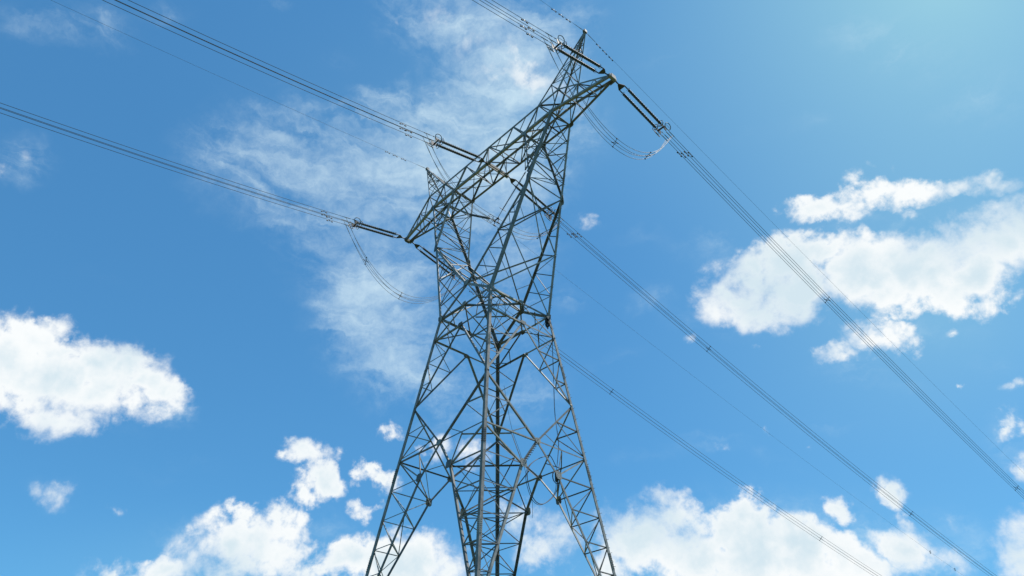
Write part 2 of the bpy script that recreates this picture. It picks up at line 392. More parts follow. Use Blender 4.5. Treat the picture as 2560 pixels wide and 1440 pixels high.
def obj_split(name, bm, mat, parent):
    """one part for each connected group of members"""
    bm.verts.ensure_lookup_table()
    bm.verts.index_update()
    seen, isl = {}, []
    for v in bm.verts:
        if v.index in seen:
            continue
        st, k, pts = [v], len(isl), []
        seen[v.index] = k
        while st:
            q = st.pop()
            pts.append(q.index)
            for e in q.link_edges:
                w = e.other_vert(q)
                if w.index not in seen:
                    seen[w.index] = k
                    st.append(w)
        cs = [bm.verts[i].co for i in pts]
        isl.append(([min(c[j] for c in cs) for j in range(3)], [max(c[j] for c in cs) for j in range(3)]))
    par = list(range(len(isl)))

    def find(i):
        while par[i] != i:
            i = par[i]
        return i
    for i in range(len(isl)):
        for j in range(i):
            (l0, h0), (l1, h1) = isl[i], isl[j]
            gap = math.sqrt(sum(max(0, l0[k] - h1[k], l1[k] - h0[k]) ** 2 for k in range(3)))
            sz = max(max(h0[k] - l0[k] for k in range(3)), max(h1[k] - l1[k] for k in range(3)))
            if gap <= 0.45 * sz:
                a, b = find(i), find(j)
                if a != b:
                    par[a] = b
    groups = {}
    for f in bm.faces:
        groups.setdefault(find(seen[f.verts[0].index]), []).append(f)
    for fs in groups.values():
        nb, mp = bmesh.new(), {}
        for f in fs:
            for v in f.verts:
                if v.index not in mp:
                    mp[v.index] = nb.verts.new(v.co)
            nb.faces.new([mp[v.index] for v in f.verts])
        obj(name, nb, mat, parent)
    bm.free()


def inst(name, src, parent, mw=None):
    o = bpy.data.objects.new(name, src.data)
    COL.objects.link(o)
    o.parent = parent
    if mw is not None:
        o.matrix_local = mw
    return o


def tag(o, label, cat, group=None):
    o['label'] = label
    o['category'] = cat
    if group:
        o['group'] = group
    return o


def empty(name, loc, label, cat, group=None):
    o = bpy.data.objects.new(name, None)
    o.empty_display_size = 0.3
    COL.objects.link(o)
    o.location = loc
    return tag(o, label, cat, group)


def prism(bm, a, b, prof, u, v):
    ra = [bm.verts.new(a + u * p + v * q) for p, q in prof]
    rb = [bm.verts.new(b + u * p + v * q) for p, q in prof]
    n = len(prof)
    for i in range(n):
        bm.faces.new((ra[i], ra[(i + 1) % n], rb[(i + 1) % n], rb[i]))
    bm.faces.new(ra[::-1])
    bm.faces.new(rb)


def angle(bm, a, b, w, n, t=None, flip=1, off=0.0):
    """rolled steel angle from a to b: one flange square to n, the other pointing along -n"""
    d = (b - a)
    if d.length < 0.02:
        return
    d.normalize()
    n = (n - d * n.dot(d))
    if n.length < 1e-4:
        n = d.orthogonal()
    n.normalize()
    u = d.cross(n) * flip
    t = t or max(0.008, w * 0.11)
    o = n * off
    prof = [(-w / 2, 0), (w / 2, 0), (w / 2, -t), (-w / 2 + t, -t), (-w / 2 + t, -w), (-w / 2, -w)]
    prism(bm, a + o, b + o, prof, u, n)


def corner_angle(bm, a, b, w, u, v, t):
    """leg angle, heel on the line a-b, flanges running along u and v"""
    d = (b - a).normalized()
    u = (u - d * u.dot(d)).normalized()
    v = (v - d * v.dot(d)).normalized()
    prism(bm, a, b, [(0, 0), (w, 0), (w, t), (t, t), (t, w), (0, w)], u, v)


def box(bm, c, u, v, w, a, b, d):
    vs = [bm.verts.new(c + u * (a * i) + v * (b * j) + w * (d * k)) for i in (-.5, .5) for j in (-.5, .5) for k in (-.5, .5)]
    for f in ((0, 1, 3, 2), (4, 6, 7, 5), (0, 4, 5, 1), (2, 3, 7, 6), (0, 2, 6, 4), (1, 5, 7, 3)):
        bm.faces.new([vs[i] for i in f])


def frame(d):
    d = d.normalized()
    u = Vector((0, 0, 1)).cross(d)
    if u.length < 1e-3:
        u = Vector((1, 0, 0))
    u.normalize()
    return u, d.cross(u)


def tube(bm, pts, r, n=6, closed=False):
    rings = []
    m = len(pts)
    for i, p in enumerate(pts):
        a = pts[(i - 1) % m] if closed or i else pts[0]
        b = pts[(i + 1) % m] if closed or i < m - 1 else pts[-1]
        u, v = frame(b - a)
        rr = r[i] if isinstance(r, list) else r
        rings.append([bm.verts.new(p + (u * math.cos(2 * math.pi * k / n) + v * math.sin(2 * math.pi * k / n)) * rr) for k in range(n)])
    for i in range(m if closed else m - 1):
        A, B = rings[i], rings[(i + 1) % m]
        for k in range(n):
            bm.faces.new((A[k], A[(k + 1) % n], B[(k + 1) % n], B[k]))
    if not closed:
        bm.faces.new(rings[0][::-1])
        bm.faces.new(rings[-1])


def lathe(bm, a, d, prof, n=12):
    """prof: (distance along d, radius)"""
    d = d.normalized()
    u, v = frame(d)
    rings = [[bm.verts.new(a + d * s + (u * math.cos(2 * math.pi * k / n) + v * math.sin(2 * math.pi * k / n)) * r) for k in range(n)] for s, r in prof]
    for A, B in zip(rings, rings[1:]):
        for k in range(n):
            bm.faces.new((A[k], A[(k + 1) % n], B[(k + 1) % n], B[k]))
    bm.faces.new(rings[0][::-1])
    bm.faces.new(rings[-1])


def ring(bm, c, u, v, ru, rv, r, n=20, m=6, a0=0.0, a1=2 * math.pi):
    full = abs(a1 - a0 - 2 * math.pi) < 1e-6
    k = n if full else n + 1
    tube(bm, [c + u * (ru * math.cos(a0 + (a1 - a0) * i / n)) + v * (rv * math.sin(a0 + (a1 - a0) * i / n)) for i in range(k)], r, m, closed=full)


def lerp(a, b, t):
    return a + (b - a) * t


NB = lambda: bmesh.new()

# ---------------------------------------------------------------- ground
bm = NB()
rs = [0, 4, 8, 11, 14, 17, 20, 24, 28, 32, 36, 40, 44, 50, 60, 80, 120, 200, 400, 900, 2500, 9000]


def ground_z(x, y):
    r = math.hypot(x, y)
    t = min(1, max(0, (r - 12) / 32))
    z = -8.7 * (t * t * (3 - 2 * t)) - 0.15
    return z + 0.25 * math.sin(x * 0.21 + 1) * math.cos(y * 0.17) * min(1, max(0, (r - 14) / 10))


prev = None
for r in rs:
    if r == 0:
        c0 = bm.verts.new((0, 0, ground_z(0, 0)))
        continue
    row = []
    for k in range(48):
        a = 2 * math.pi * k / 48
        x, y = r * math.cos(a), r * math.sin(a)
        row.append(bm.verts.new((x, y, ground_z(x, y))))
    for k in range(48):
        if prev is None:
            bm.faces.new((c0, row[k], row[(k + 1) % 48]))
        else:
            bm.faces.new((prev[k], row[k], row[(k + 1) % 48], prev[(k + 1) % 48]))
    prev = row
g = obj('ground', bm, GRASS, smooth=True)
g['kind'] = 'structure'

# ---------------------------------------------------------------- tower
W, L2, L3, L4 = (1.5, 26.0), (1.645, 25.025), (1.988, 22.21), (2.245, 20.24)
K, KQ = (2.967, 0.947, 30.726), (2.25, 1.21, 28.43)
KI = (1.47, 1.215, 28.84)
CC, TT = (4.0, 0.574, 33.966), (2.379, 0.574, 33.966)
PX = (0.0, 1.45, 26.98)
TIP, TI, TO, PK = (6.773, 0.162, 33.95), (3.237, 0.56, 35.01), (4.428, 0.553, 35.0), (5.659, 0.0, 38.1)
FOOT = (3.05, 14.15)
GU, GZ = 0.76, 19.255

tower = empty('transmission_tower', (0, 0, 0), 'tall grey lattice steel tower with splayed legs, narrow waist and wide crossarm', 'transmission tower')


def half(z):
    return 1.5 + 0.1308 * (26 - z)


def prim(name, a, b, w, n, flip=1, off=0.0, label=None):
    bm = NB()
    angle(bm, a, b, w, n, flip=flip, off=off)
    return obj(name, bm, STEEL, tower)


def Q(c, sx, sy):
    return P(c[0] * sx, c[1] * sy, c[2])


def B2(c, sx, sy):
    return P(c[0] * sx, c[0] * sy, c[1])


CORN = [(-1, -1), (1, -1), (1, 1), (-1, 1)]
# face: (corner A, corner B, function face coordinates -> point, outward normal)
FACES = []
for nx, ny in ((0, -1), (1, 0), (0, 1), (-1, 0)):
    n = Vector((nx, ny, 0))
    h = Vector((-ny, nx, 0))          # runs along the face
    FACES.append((n, h))


def fp(face, u, z, inset=0.0):
    n, h = face
    p = n * (half(z) - inset) + h * u
    return P(p.x, p.y, z)


step_src = None
# legs
for sx, sy in CORN:
    bm = NB()
    fx, fy = Vector((-sx, 0, 0)), Vector((0, -sy, 0))
    foot, waist, kn, top = B2(FOOT, sx, sy), B2(W, sx, sy), Q(K, sx, sy), Q(CC, sx, sy)
    corner_angle(bm, foot, waist, 0.21, fx, fy, 0.024)
    corner_angle(bm, waist, kn, 0.22, fx, fy, 0.022)
    corner_angle(bm, kn, top, 0.20, fx, fy, 0.02)
    leg = obj('leg', bm, STEEL, tower)
    # bolted splices
    for z in (23.55, 19.75, 16.9, 31.6):
        bm = NB()
        p0, p1 = (foot, waist) if z < 26 else (kn, top)
        za, zb = p0.z, p1.z
        zz = S * (z - Z0)
        a = lerp(p0, p1, (zz - 0.5 - za) / (zb - za))
        b = lerp(p0, p1, (zz + 0.5 - za) / (zb - za))
        out = -(fx + fy).normalized() * 0.012
        corner_angle(bm, a + out, b + out, 0.20 if z < 26 else 0.17, fx, fy, 0.018)
        for i in range(8):
            for f, g2 in ((fx, fy), (fy, fx)):
                for q in (0.06, 0.14):
                    c = lerp(a, b, (i + 0.5) / 8) + f * q
                    lathe(bm, c + out * 0 + g2 * -0.075, g2, [(0, 0.016), (0.07, 0.016)], 5)
        obj('splice_plate', bm, STEEL, leg)
    if (sx, sy) == (1, 1):
        i = 0
        for p0, p1 in ((foot, waist), (waist, kn), (kn, top)):
            ln = (p1 - p0).length
            for k in range(int(ln / 0.42)):
                p = lerp(p0, p1, (k + 0.5) * 0.42 / ln)
                f, g2 = (fx, fy) if i % 2 else (fy, fx)
                if step_src is None:
                    bm = NB()
                    lathe(bm, Vector((0, 0, 0)), Vector((0, 0, 1)), [(0, 0.011), (0.19, 0.011), (0.191, 0.02), (0.2, 0.02)], 6)
                    step_src = obj('step_bolt', bm, STEEL, leg)
                    s_o = step_src
                else:
                    s_o = inst('step_bolt', step_src, leg)
                s_o.matrix_local = Matrix.Translation(p + f * 0.1) @ (-g2).to_track_quat('Z', 'Y').to_matrix().to_4x4()
                i += 1
    # footing
    bm = NB()
    lathe(bm, foot + Vector((0, 0, -1.2)), Vector((0, 0, 1)), [(0, 0.75), (1.15, 0.55), (1.25, 0.5)], 14)
    obj('footing', bm, CONCRETE, tower)


def plate(c, n, u, a, b, t=0.022, off=0.014):
    bm = NB()
    n = n.normalized()
    u = (u - n * u.dot(n)).normalized()
    v = n.cross(u)
    # chamfered plate
    pr = [(-a / 2, -b / 2 * .6), (-a / 2 * .6, -b / 2), (a / 2 * .6, -b / 2), (a / 2, -b / 2 * .6), (a / 2, b / 2 * .6), (a / 2 * .6, b / 2), (-a / 2 * .6, b / 2), (-a / 2, b / 2 * .6)]
    cc = c + n * off
    prism(bm, cc - n * t / 2, cc + n * t / 2, pr, u, v)
    for i in range(3):
        for j in range(3):
            lathe(bm, cc + u * (a * .28 * (i - 1)) + v * (b * .28 * (j - 1)) + n * t / 2, n, [(0, 0.016), (0.018, 0.016)], 5)
    return obj('gusset_plate', bm, STEEL, tower)


UP = Vector((0, 0, 1))
D, H = 'diagonal_brace', 'horizontal_beam'
for face in FACES:
    n, h = face
    nn = Vector((n.x, n.y, 0.13)).normalized()
    F = lambda u, z, i=0.0: fp(face, u, z, i)
    # waist beams and the belt below
    for s in (-1, 1):
        prim(H, F(0, 26, .02), F(s * 1.5, 26, .02), 0.15, nn, off=-0.02)
        prim(H, F(0, L2[1], .02), F(s * L2[0], L2[1], .02), 0.12, nn, off=-0.02)
        prim(D, F(0, 26, .02), F(s * L2[0], L2[1], .02), 0.085, nn, off=-0.05)
        prim(D, F(0, L2[1], .02), F(s * L3[0], L3[1], .02), 0.13, nn, off=-0.035, flip=s)
        prim(D, F(s * L3[0], L3[1], .02), F(0, L4[1], .02), 0.13, nn, off=-0.035, flip=s)
        prim(H, F(0, L4[1], .02), F(s * L4[0], L4[1], .02), 0.09, nn, off=-0.02)
        prim(D, F(0, L4[1], .02), F(s * GU, GZ, .02), 0.13, nn, off=-0.035, flip=s)
        prim(D, F(s * L4[0], L4[1], .02), F(s * GU, GZ, .02), 0.10, nn, off=-0.06, flip=s)
        prim(D, F(s * GU, GZ, .02), F(s * (FOOT[0] - .03), FOOT[1] + .15, .02), 0.15, nn, off=-0.035, flip=s)
        plate(F(s * GU, GZ), nn, h, 0.5, 0.55)
    plate(F(0, 26), nn, h, 0.42, 0.36)
    plate(F(0, L2[1]), nn, h, 0.5, 0.32)
    plate(F(0, L4[1]), nn, h, 0.45, 0.4)
    # secondary bracing of this face: one lattice
    bm = NB()
    sb = lambda a, b, w=0.07, o=-0.06: angle(bm, a, b, w, nn, off=o)
    for s in (-1, 1):
        lg = lambda z: F(s * half(z), z)
        d23 = lambda t: F(s * L3[0] * t, L2[1] + (L3[1] - L2[1]) * t)
        # between belt and third level
        zs = [25.025, 24.08, 23.1]
        ts = [(25.025 - z) / (25.025 - 22.21) for z in zs]
        for i in (1, 2):
            sb(lg(zs[i]), d23(ts[i]))
            sb(lg(zs[i - 1]), d23(ts[i]), 0.06, -0.1)
        # third to fourth level
        d34 = lambda t: F(s * L3[0] * (1 - t), L3[1] + (L4[1] - L3[1]) * t)
        zm = 21.24
        sb(lg(zm), d34(0.46), 0.075)
        sb(d34(0.46), lg(20.3), 0.06, -0.1)
        sb(d34(0.80), F(s * L4[0] * 0.5, L4[1]), 0.055)
        # below the fourth level: ladder between leg and inner brace
        dg = lambda z: F(s * (GU + (FOOT[0] - .03 - GU) * (GZ - z) / (GZ - FOOT[1] - .15)), z)
        zl = [19.24, 18.26, 17.33, 16.5, 15.7, 15.0]
        for i, z in enumerate(zl):
            sb(lg(z), dg(z), 0.07 if i == 0 else 0.06)
            if i < len(zl) - 1:
                if i % 2 == 0:
                    sb(lg(z), dg(zl[i + 1]), 0.055, -0.1)
                else:
                    sb(lg(z), dg(zl[i + 1]), 0.055, -0.1)
        sb(F(s * L4[0] * 0.5, L4[1]), F(s * GU, GZ), 0.06, -0.1)
        # waist panel
        sb(F(s * 0.75, 25.53), lg(25.6) if False else F(s * 1.5, 26), 0.06, -0.09)
        sb(F(s * 0.82, 25.51), F(s * 0.82, L2[1]), 0.05, -0.09)
    obj_split('bracing_lattice', bm, STEEL, tower)

# plan bracing (level frames inside the body)
bm = NB()
for k in range(4):
    fa, fb = FACES[k], FACES[(k + 1) % 4]
    # waist diamond, belt corner ties, fourth level corner ties
    angle(bm, fp(fa, 0, 26, .05), fp(fb, 0, 26, .05), 0.10, UP, off=-0.1)
    angle(bm, fp(fa, 0.75, 26, .05), fp(fb, -0.75, 26, .05), 0.07, UP, off=-0.16)
    angle(bm, fp(fa, 0.8, L2[1], .05), fp(fb, -0.8, L2[1], .05), 0.07, UP, off=-0.1)
    angle(bm, fp(fa, 1.12, L4[1], .05), fp(fb, -1.12, L4[1], .05), 0.075, UP, off=-0.1)
    angle(bm, fp(fa, GU, GZ, .05), fp(fb, -GU, GZ, .05), 0.085, UP, off=-0.1)
    # inner faces of the four feet
    zl = [GZ, 18.26, 17.33, 16.5, 15.7]
    dg = lambda f, s, z: fp(f, s * (GU + (FOOT[0] - .03 - GU) * (GZ - z) / (GZ - FOOT[1] - .15)), z, 0.06)
    inn = -(fa[0] + fb[0]).normalized()
    for i, z in enumerate(zl):
        if i:
            angle(bm, dg(fa, 1, z), dg(fb, -1, z), 0.06, inn)
            if i % 2:
                angle(bm, dg(fa, 1, zl[i - 1]), dg(fb, -1, z), 0.055, inn, off=-0.05)
            else:
                angle(bm, dg(fb, -1, zl[i - 1]), dg(fa, 1, z), 0.055, inn, off=-0.05)
obj_split('plan_bracing', bm, STEEL, tower)

# ---- fork arms between waist and crossarm
for sy in (-1, 1):
    ny = Vector((0, sy, 0.1)).normalized()
    for sx in (-1, 1):
        bm = NB()
        a, b, c, d = B2(W, -sx, sy), Q(PX, 1, sy), Q(K, sx, sy), Q(TT, sx, sy)
        inn = Vector((0, -sy * .03, 0))
        b = b + inn * (1 + sx)
        corner_angle(bm, a + inn, b, 0.17, Vector((0, -sy, 0)), Vector((sx * .75, 0, -.66)), 0.018)
        corner_angle(bm, b, c, 0.17, Vector((0, -sy, 0)), Vector((sx * .8, 0, -.6)), 0.018)
        corner_angle(bm, c, d, 0.15, Vector((0, -sy, 0)), Vector((sx, 0, 0)), 0.016)
        obj('inner_post', bm, STEEL, tower)
    prim(H, Q(PX, 1, sy), B2(W, 1, sy), 0.11, ny, off=-0.06)
    prim(H, Q(PX, 1, sy), B2(W, -1, sy), 0.11, ny, off=-0.06) if False else None
    plate(Q(PX, 1, sy), ny, Vector((1, 0, 0)), 0.52, 0.5)
    for sx in (-1, 1):
        plate(B2(W, sx, sy) + Vector((-sx * .14, 0, 0)), Vector((0, sy, 0)), Vector((1, 0, 0)), 0.46, 0.5)
        plate(B2(W, sx, sy) + Vector((0, -sy * .14, 0)), Vector((sx, 0, 0)), Vector((0, 1, 0)), 0.46, 0.5)
        plate(Q(K, sx, sy) + Vector((-sx * .05, 0, 0)), ny, UP, 1.1, 0.34)
        plate(Q(CC, sx, sy), Vector((0, sy, 0)), Vector((1, 0, 0)), 0.6, 0.45)
        plate(Q(TT, sx, sy), Vector((0, sy, 0)), Vector((1, 0, 0)), 0.5, 0.4)


def chain(ps, t):
    """point at share t (0..1 per section) along a polyline given as list"""
    n = len(ps) - 1
    i = min(int(t * n), n - 1)
    return lerp(ps[i], ps[i + 1], t * n - i)


for sx in (-1, 1):
    # outer and inner cross bracing (square to the line)
    o_w, o_q, o_k = [[B2(W, sx, sy) for sy in (-1, 1)], [Q(KQ, sx, sy) for sy in (-1, 1)], [Q(K, sx, sy) for sy in (-1, 1)]]
    i_p, i_q = [[Q(PX, 1, sy) for sy in (-1, 1)], [Q(KI, sx, sy) for sy in (-1, 1)]]
    o_c, i_t = [[Q(CC, sx, sy) for sy in (-1, 1)], [Q(TT, sx, sy) for sy in (-1, 1)]]
    no = Vector((sx, 0, -0.3)).normalized()
    ni = Vector((-sx, 0, 0.6)).normalized()
    up_o = Vector((sx, 0, -0.3)).normalized()
    X = 'cross_brace'
    for lo, hi, n_, w in ((o_w, o_q, no, .105), (o_q, o_k, no, .10), (i_p, i_q, ni, .11), (i_q, o_k, ni, .10)):
        a = prim(X, lo[0], hi[1], w, n_, off=-0.05)
        a = prim(X, lo[1], hi[0], w, n_, off=-0.09, flip=-1)
    for row, n_ in ((o_k, no), (o_c, UP), (i_t, UP)):
        prim(H, row[0], row[1], .11, n_, off=-0.04)
    # secondary cross ties
    bm = NB()
    for lo, hi, n_ in ((o_w, o_q, no), (o_q, o_k, no), (i_p, i_q, ni), (i_q, o_k, ni)):
        mid = [lerp(lo[j], hi[j], .5) for j in (0, 1)]
        ctr = (lo[0] + lo[1] + hi[0] + hi[1]) / 4
        for j in (0, 1):
            angle(bm, mid[j], lerp(lo[j], hi[1 - j], .27), .05, n_, off=-0.07)
    # neck above the knee, square to the line
    for A, Bc in ((o_k, o_c), (o_k, i_t)):
        n_ = no if Bc is o_c else ni
        N3 = 4
        for i in range(N3):
            j = i % 2
            a, b = lerp(A[j], Bc[j], i / N3), lerp(A[1 - j], Bc[1 - j], (i + 1) / N3)
            angle(bm, a, b, .065, n_, off=-.06)
            if i:
                angle(bm, lerp(A[0], Bc[0], i / N3), lerp(A[1], Bc[1], i / N3), .065, n_, off=-.03)
    obj_split('tie_lattice', bm, STEEL, tower)
    # the two flat sides of each arm
    for sy in (-1, 1):
        bm = NB()
        ny = Vector((0, sy, 0.1)).normalized()
        ow, ok, oc = B2(W, sx, sy), Q(K, sx, sy), Q(CC, sx, sy)
        ip, it = Q(PX, 1, sy), Q(TT, sx, sy)
        N1 = 6
        for i in range(1, N1):
            a, b = lerp(ow, ok, i / N1), lerp(ip, ok, i / N1)
            angle(bm, a, b, .075 if i == 3 else .06, ny, off=-.05)
            a0, b0 = lerp(ow, ok, (i - 1) / N1), lerp(ip, ok, (i - 1) / N1)
            if i % 2:
                angle(bm, b0, a, .065, ny, off=-.09)
            else:
                angle(bm, a0, b, .065, ny, off=-.09)
        N2 = 5
        for i in range(1, N2):
            a, b = lerp(ok, oc, i / N2), lerp(ok, it, i / N2)
            angle(bm, a, b, .065, ny, off=-.05)
            if i % 2:
                angle(bm, a, lerp(ok, it, (i + 1) / N2), .065, ny, off=-.09)
            else:
                angle(bm, b, lerp(ok, oc, (i + 1) / N2), .065, ny, off=-.09)
        obj_split('fork_lattice', bm, STEEL, tower)

# ---- crossarm
xs_top = [-3.237, -1.62, 0, 1.62, 3.237]
for sy in (-1, 1):
    bm = NB()
    t0, t1 = Q(TIP, -1, sy), Q(TIP, 1, sy)
    pts = [t0, Q(CC, -1, sy), Q(CC, 1, sy), t1]
    for a, b in zip(pts, pts[1:]):
        corner_angle(bm, a, b, 0.21, Vector((0, -sy, 0)), UP, 0.02)
    obj('bottom_chord', bm, STEEL, tower)
    bm = NB()
    pts = [t0 + UP * .12, Q(TO, -1, sy), Q(TO, 1, sy), t1 + UP * .12]
    for i, (a, b) in enumerate(zip(pts, pts[1:])):
        corner_angle(bm, a, b, 0.155, Vector((0, -sy, 0)), -UP, 0.014)
    obj('top_chord', bm, STEEL, tower)


def chord(x, sy, top):
    """crossarm chord point at survey x"""
    s = 1 if x >= 0 else -1
    ax = abs(x)
    if top:
        if ax <= TO[0]:
            return P(x, .556 * sy, 35.005)
        t = (ax - TO[0]) / (TIP[0] - TO[0])
        return lerp(Q(TO, s, sy), Q(TIP, s, sy) + UP * .12, t)
    if ax <= CC[0]:
        return P(x, .574 * sy, 33.966)
    t = (ax - CC[0]) / (TIP[0] - CC[0])
    return lerp(Q(CC, s, sy), Q(TIP, s, sy), t)


for sy in (-1, 1):
    n_ = Vector((0, sy, 0))
    bm = NB()
    T = lambda x: chord(x, sy, True)
    Bo = lambda x: chord(x, sy, False)
    a_ = lambda p, q, w=.10, o=-.04: angle(bm, p, q, w, n_, off=o)
    for s in (-1, 1):
        a_(T(0), Bo(s * .93), .12)
        a_(Bo(s * .93), T(s * 1.62), .12)
        a_(T(s * 1.62), Bo(s * 2.379), .14)
        a_(Bo(s * 2.379), T(s * 3.237), .14)
        a_(T(s * 3.237), Bo(s * 4.0), .11)
        a_(Bo(s * 4.0), T(s * 4.428), .12)
        a_(T(s * 4.428), Bo(s * 4.95), .07)
        a_(Bo(s * 4.95), T(s * 5.35), .06)
        a_(T(s * 5.35), Bo(s * 5.8), .06)
        a_(Bo(s * 5.8), T(s * 6.1), .055)
        # short redundants
        a_(T(s * .81), lerp(T(0), Bo(s * .93), .5), .05, -.07)
        a_(T(s * 2.43), lerp(T(s * 1.62), Bo(s * 2.379), .55), .05, -.07)
    a_(T(0), Bo(0), .05)
    obj_split('crossarm_lattice', bm, STEEL, tower)
bm = NB()
for top, xs in ((True, [0, 1.62, 3.237, 4.428, 5.35, 6.1]), (False, [0, .93, 2.379, 4.0, 4.95, 5.8])):
    for s in (-1, 1):
        for i, x in enumerate(xs):
            if i:
                n_ = UP if top else -UP
                if not (not top and x in (2.379, 4.0)):
                    angle(bm, chord(s * x, -1, top), chord(s * x, 1, top), .07, n_, off=-.03)
                j = 1 if i % 2 else -1
                angle(bm, chord(s * xs[i - 1], -j, top), chord(s * x, j, top), .07, n_, off=-.07)
                if i < 4 and not top:
                    angle(bm, chord(s * xs[i - 1], j, top), chord(s * x, -j, top), .06, n_, off=-.1)
            if not top and x and x < 4.5:
                # inner sway diagonals of the box
                angle(bm, chord(s * x, -1, False), chord(s * x, 1, True), .05, Vector((s, 0, 0)))
for y in (-1, 1):
    angle(bm, chord(0, y, True), chord(0, -y, True), .07, UP)
obj_split('crossarm_plan_lattice', bm, STEEL, tower)
# centre phase beams and tip plates
for dx in (-.1, .1):
    bm = NB()
    c = P(0, 0, 33.93)
    prism(bm, c + Vector((dx, -1.3, 0)), c + Vector((dx, 1.3, 0)), [(-.05, -.13), (.05, -.13), (.05, .1), (-.05, .1)], Vector((1, 0, 0)), UP)
    obj('hanger_beam', bm, STEEL, tower)
for s in (-1, 1):
    bm = NB()
    c = P(s * 6.79, 0, 33.96)
    box(bm, c, Vector((1, 0, 0)), Vector((0, 1, 0)), UP, .24, .8, .28)
    for y in (-1, 1):
        box(bm, c + Vector((s * -.25, y * .36, -.02)), Vector((1, 0, 0)), Vector((0, 1, 0)), UP, .5, .03, .34)
    box(bm, c + Vector((s * .15, 0, .02)), Vector((1, 0, 0)), Vector((0, 1, 0)), UP, .06, .5, .4)
    obj('tip_plate', bm, STEEL, tower)

# ---- earth wire peaks
for s in (-1, 1):
    ap = Q(PK, s, 1)
    base = [Q(TI, s, -1), Q(TO, s, -1), Q(TO, s, 1), Q(TI, s, 1)]
    cen = sum(base, Vector()) / 4
    tops = [ap + (b - cen).normalized() * .1 for b in base]
    bm = NB()
    for b, t in zip(base, tops):
        dd = (cen - b)
        corner_angle(bm, b, t, .115, Vector((dd.x, 0, 0)), Vector((0, dd.y, 0)), .012)
    peak = obj('earth_wire_peak', bm, STEEL, tower)
    bm = NB()
    lv = [0, .27, .5, .68, .82]
    for k in range(4):
        A, Bb, ta, tb = base[k], base[(k + 1) % 4], tops[k], tops[(k + 1) % 4]
        n_ = ((A + Bb) / 2 - cen).normalized()
        for i, t in enumerate(lv):
            if i:
                angle(bm, lerp(A, ta, t), lerp(Bb, tb, t), .055, n_, off=-.02)
            t2 = lv[i + 1] if i + 1 < len(lv) else .95
            if (i + k) % 2:
                angle(bm, lerp(A, ta, t), lerp(Bb, tb, t2), .055, n_, off=-.05)
            else:
                angle(bm, lerp(Bb, tb, t), lerp(A, ta, t2), .055, n_, off=-.05)
    angle(bm, base[0], base[2], .07, UP)
    obj('peak_lattice', bm, STEEL, peak)
    bm = NB()
    box(bm, ap + Vector((0, 0, .05)), Vector((1, 0, 0)), Vector((0, 1, 0)), UP, .26, .3, .3)
    box(bm, ap + Vector((0, 0, .02)), Vector((1, 0, 0)), Vector((0, 1, 0)), UP, .1, .5, .08)
    obj('peak_cap', bm, STEEL, peak)

# struts that carry the middle jumper
for s in (-1, 1):
    bm = NB()
    for dy in (-.17, .17):
        a, b = P(s * 3.35, 0, 33.97) + Vector((0, dy, 0)), P(s * 1.86, 0, 32.5) + Vector((0, dy * .7, 0))
        prism(bm, a, b, [(-.06, -.035), (.06, -.035), (.06, .035), (-.06, .035)], Vector((.7, 0, -.7 * s)).normalized(), Vector((0, 1, 0)))
    for t in (.15, .4, .65, .9):
        c = lerp(P(s * 3.35, 0, 33.97), P(s * 1.86, 0, 32.5), t)
        box(bm, c, Vector((1, 0, 0)), Vector((0, 1, 0)), UP, .09, .3, .05)
    angle(bm, P(s * 1.9, .08, 32.53), Q(TT, s, 1), .07, UP)
    angle(bm, P(s * 1.9, -.08, 32.53), Q(TT, s, -1), .07, UP)
    angle(bm, P(s * 3.4, -.5, 33.97), P(s * 3.4, .5, 33.97), .09, UP)
    obj('jumper_arm', bm, STEEL, tower)

# ---------------------------------------------------------------- line geometry
LINES = {
    'left back': (P(-6.77, -.27, 33.95), -1, -1.056, .2296, .00222),
    'mid back': (P(0, -.66, 33.93), -1, -.893, .2296, .00222),
    'right back': (P(6.77, -.27, 33.95), -1, -1.476, .2296, .00222),
    'left ahead': (P(-6.77, .27, 33.95), 1, .959, .2519, .0011),
    'mid ahead': (P(0, .66, 33.93), 1, .605, .2519, .0011),
    'right ahead': (P(6.77, .27, 33.95), 1, -.106, .2519, .0011),
}
EARTH = {
    'left back': (P(-5.659, -.1, 38.11), -1, -1.226, .1504, .00059),
    'right back': (P(5.659, -.1, 38.11), -1, -.878, .1504, .00059),
    'left ahead': (P(-5.659, .1, 38.11), 1, .729, .213, .00056),
    'right ahead': (P(5.659, .1, 38.11), 1, .0206, .213, .00056),
}


def span(line, s, lat=0.0, up=0.0):
    A, side, phi, a, c = line
    f = rad(phi)
    d = Vector((math.sin(f), side * math.cos(f), 0))
    l = Vector((math.cos(f), -side * math.sin(f), 0))
    sl = -a + c * s              # metres: z = -a s + (c/2) s^2
    z = -a * s + c / 2 * s * s
    up_v = (UP - d * sl).normalized()
    return A + d * s + UP * z + l * lat + up_v * up


def span_dir(line, s):
    return (span(line, s + .01) - span(line, s - .01)).normalized()


def ss(a, b, n, p=1.0):
    return [a + (b - a) * (i / n) ** p for i in range(n + 1)]


HB = .235
QUAD = [(-1, 1), (1, 1), (-1, -1), (1, -1)]
SIDE_TXT = {'back': 'heading upper left', 'ahead': 'heading lower right'}
PHASE_TXT = {'left': 'left crossarm tip', 'mid': 'crossarm middle', 'right': 'right crossarm tip'}
CORNER_TXT = {(-1, 1): 'upper far wire', (1, 1): 'upper near wire', (-1, -1): 'lower far wire', (1, -1): 'lower near wire'}

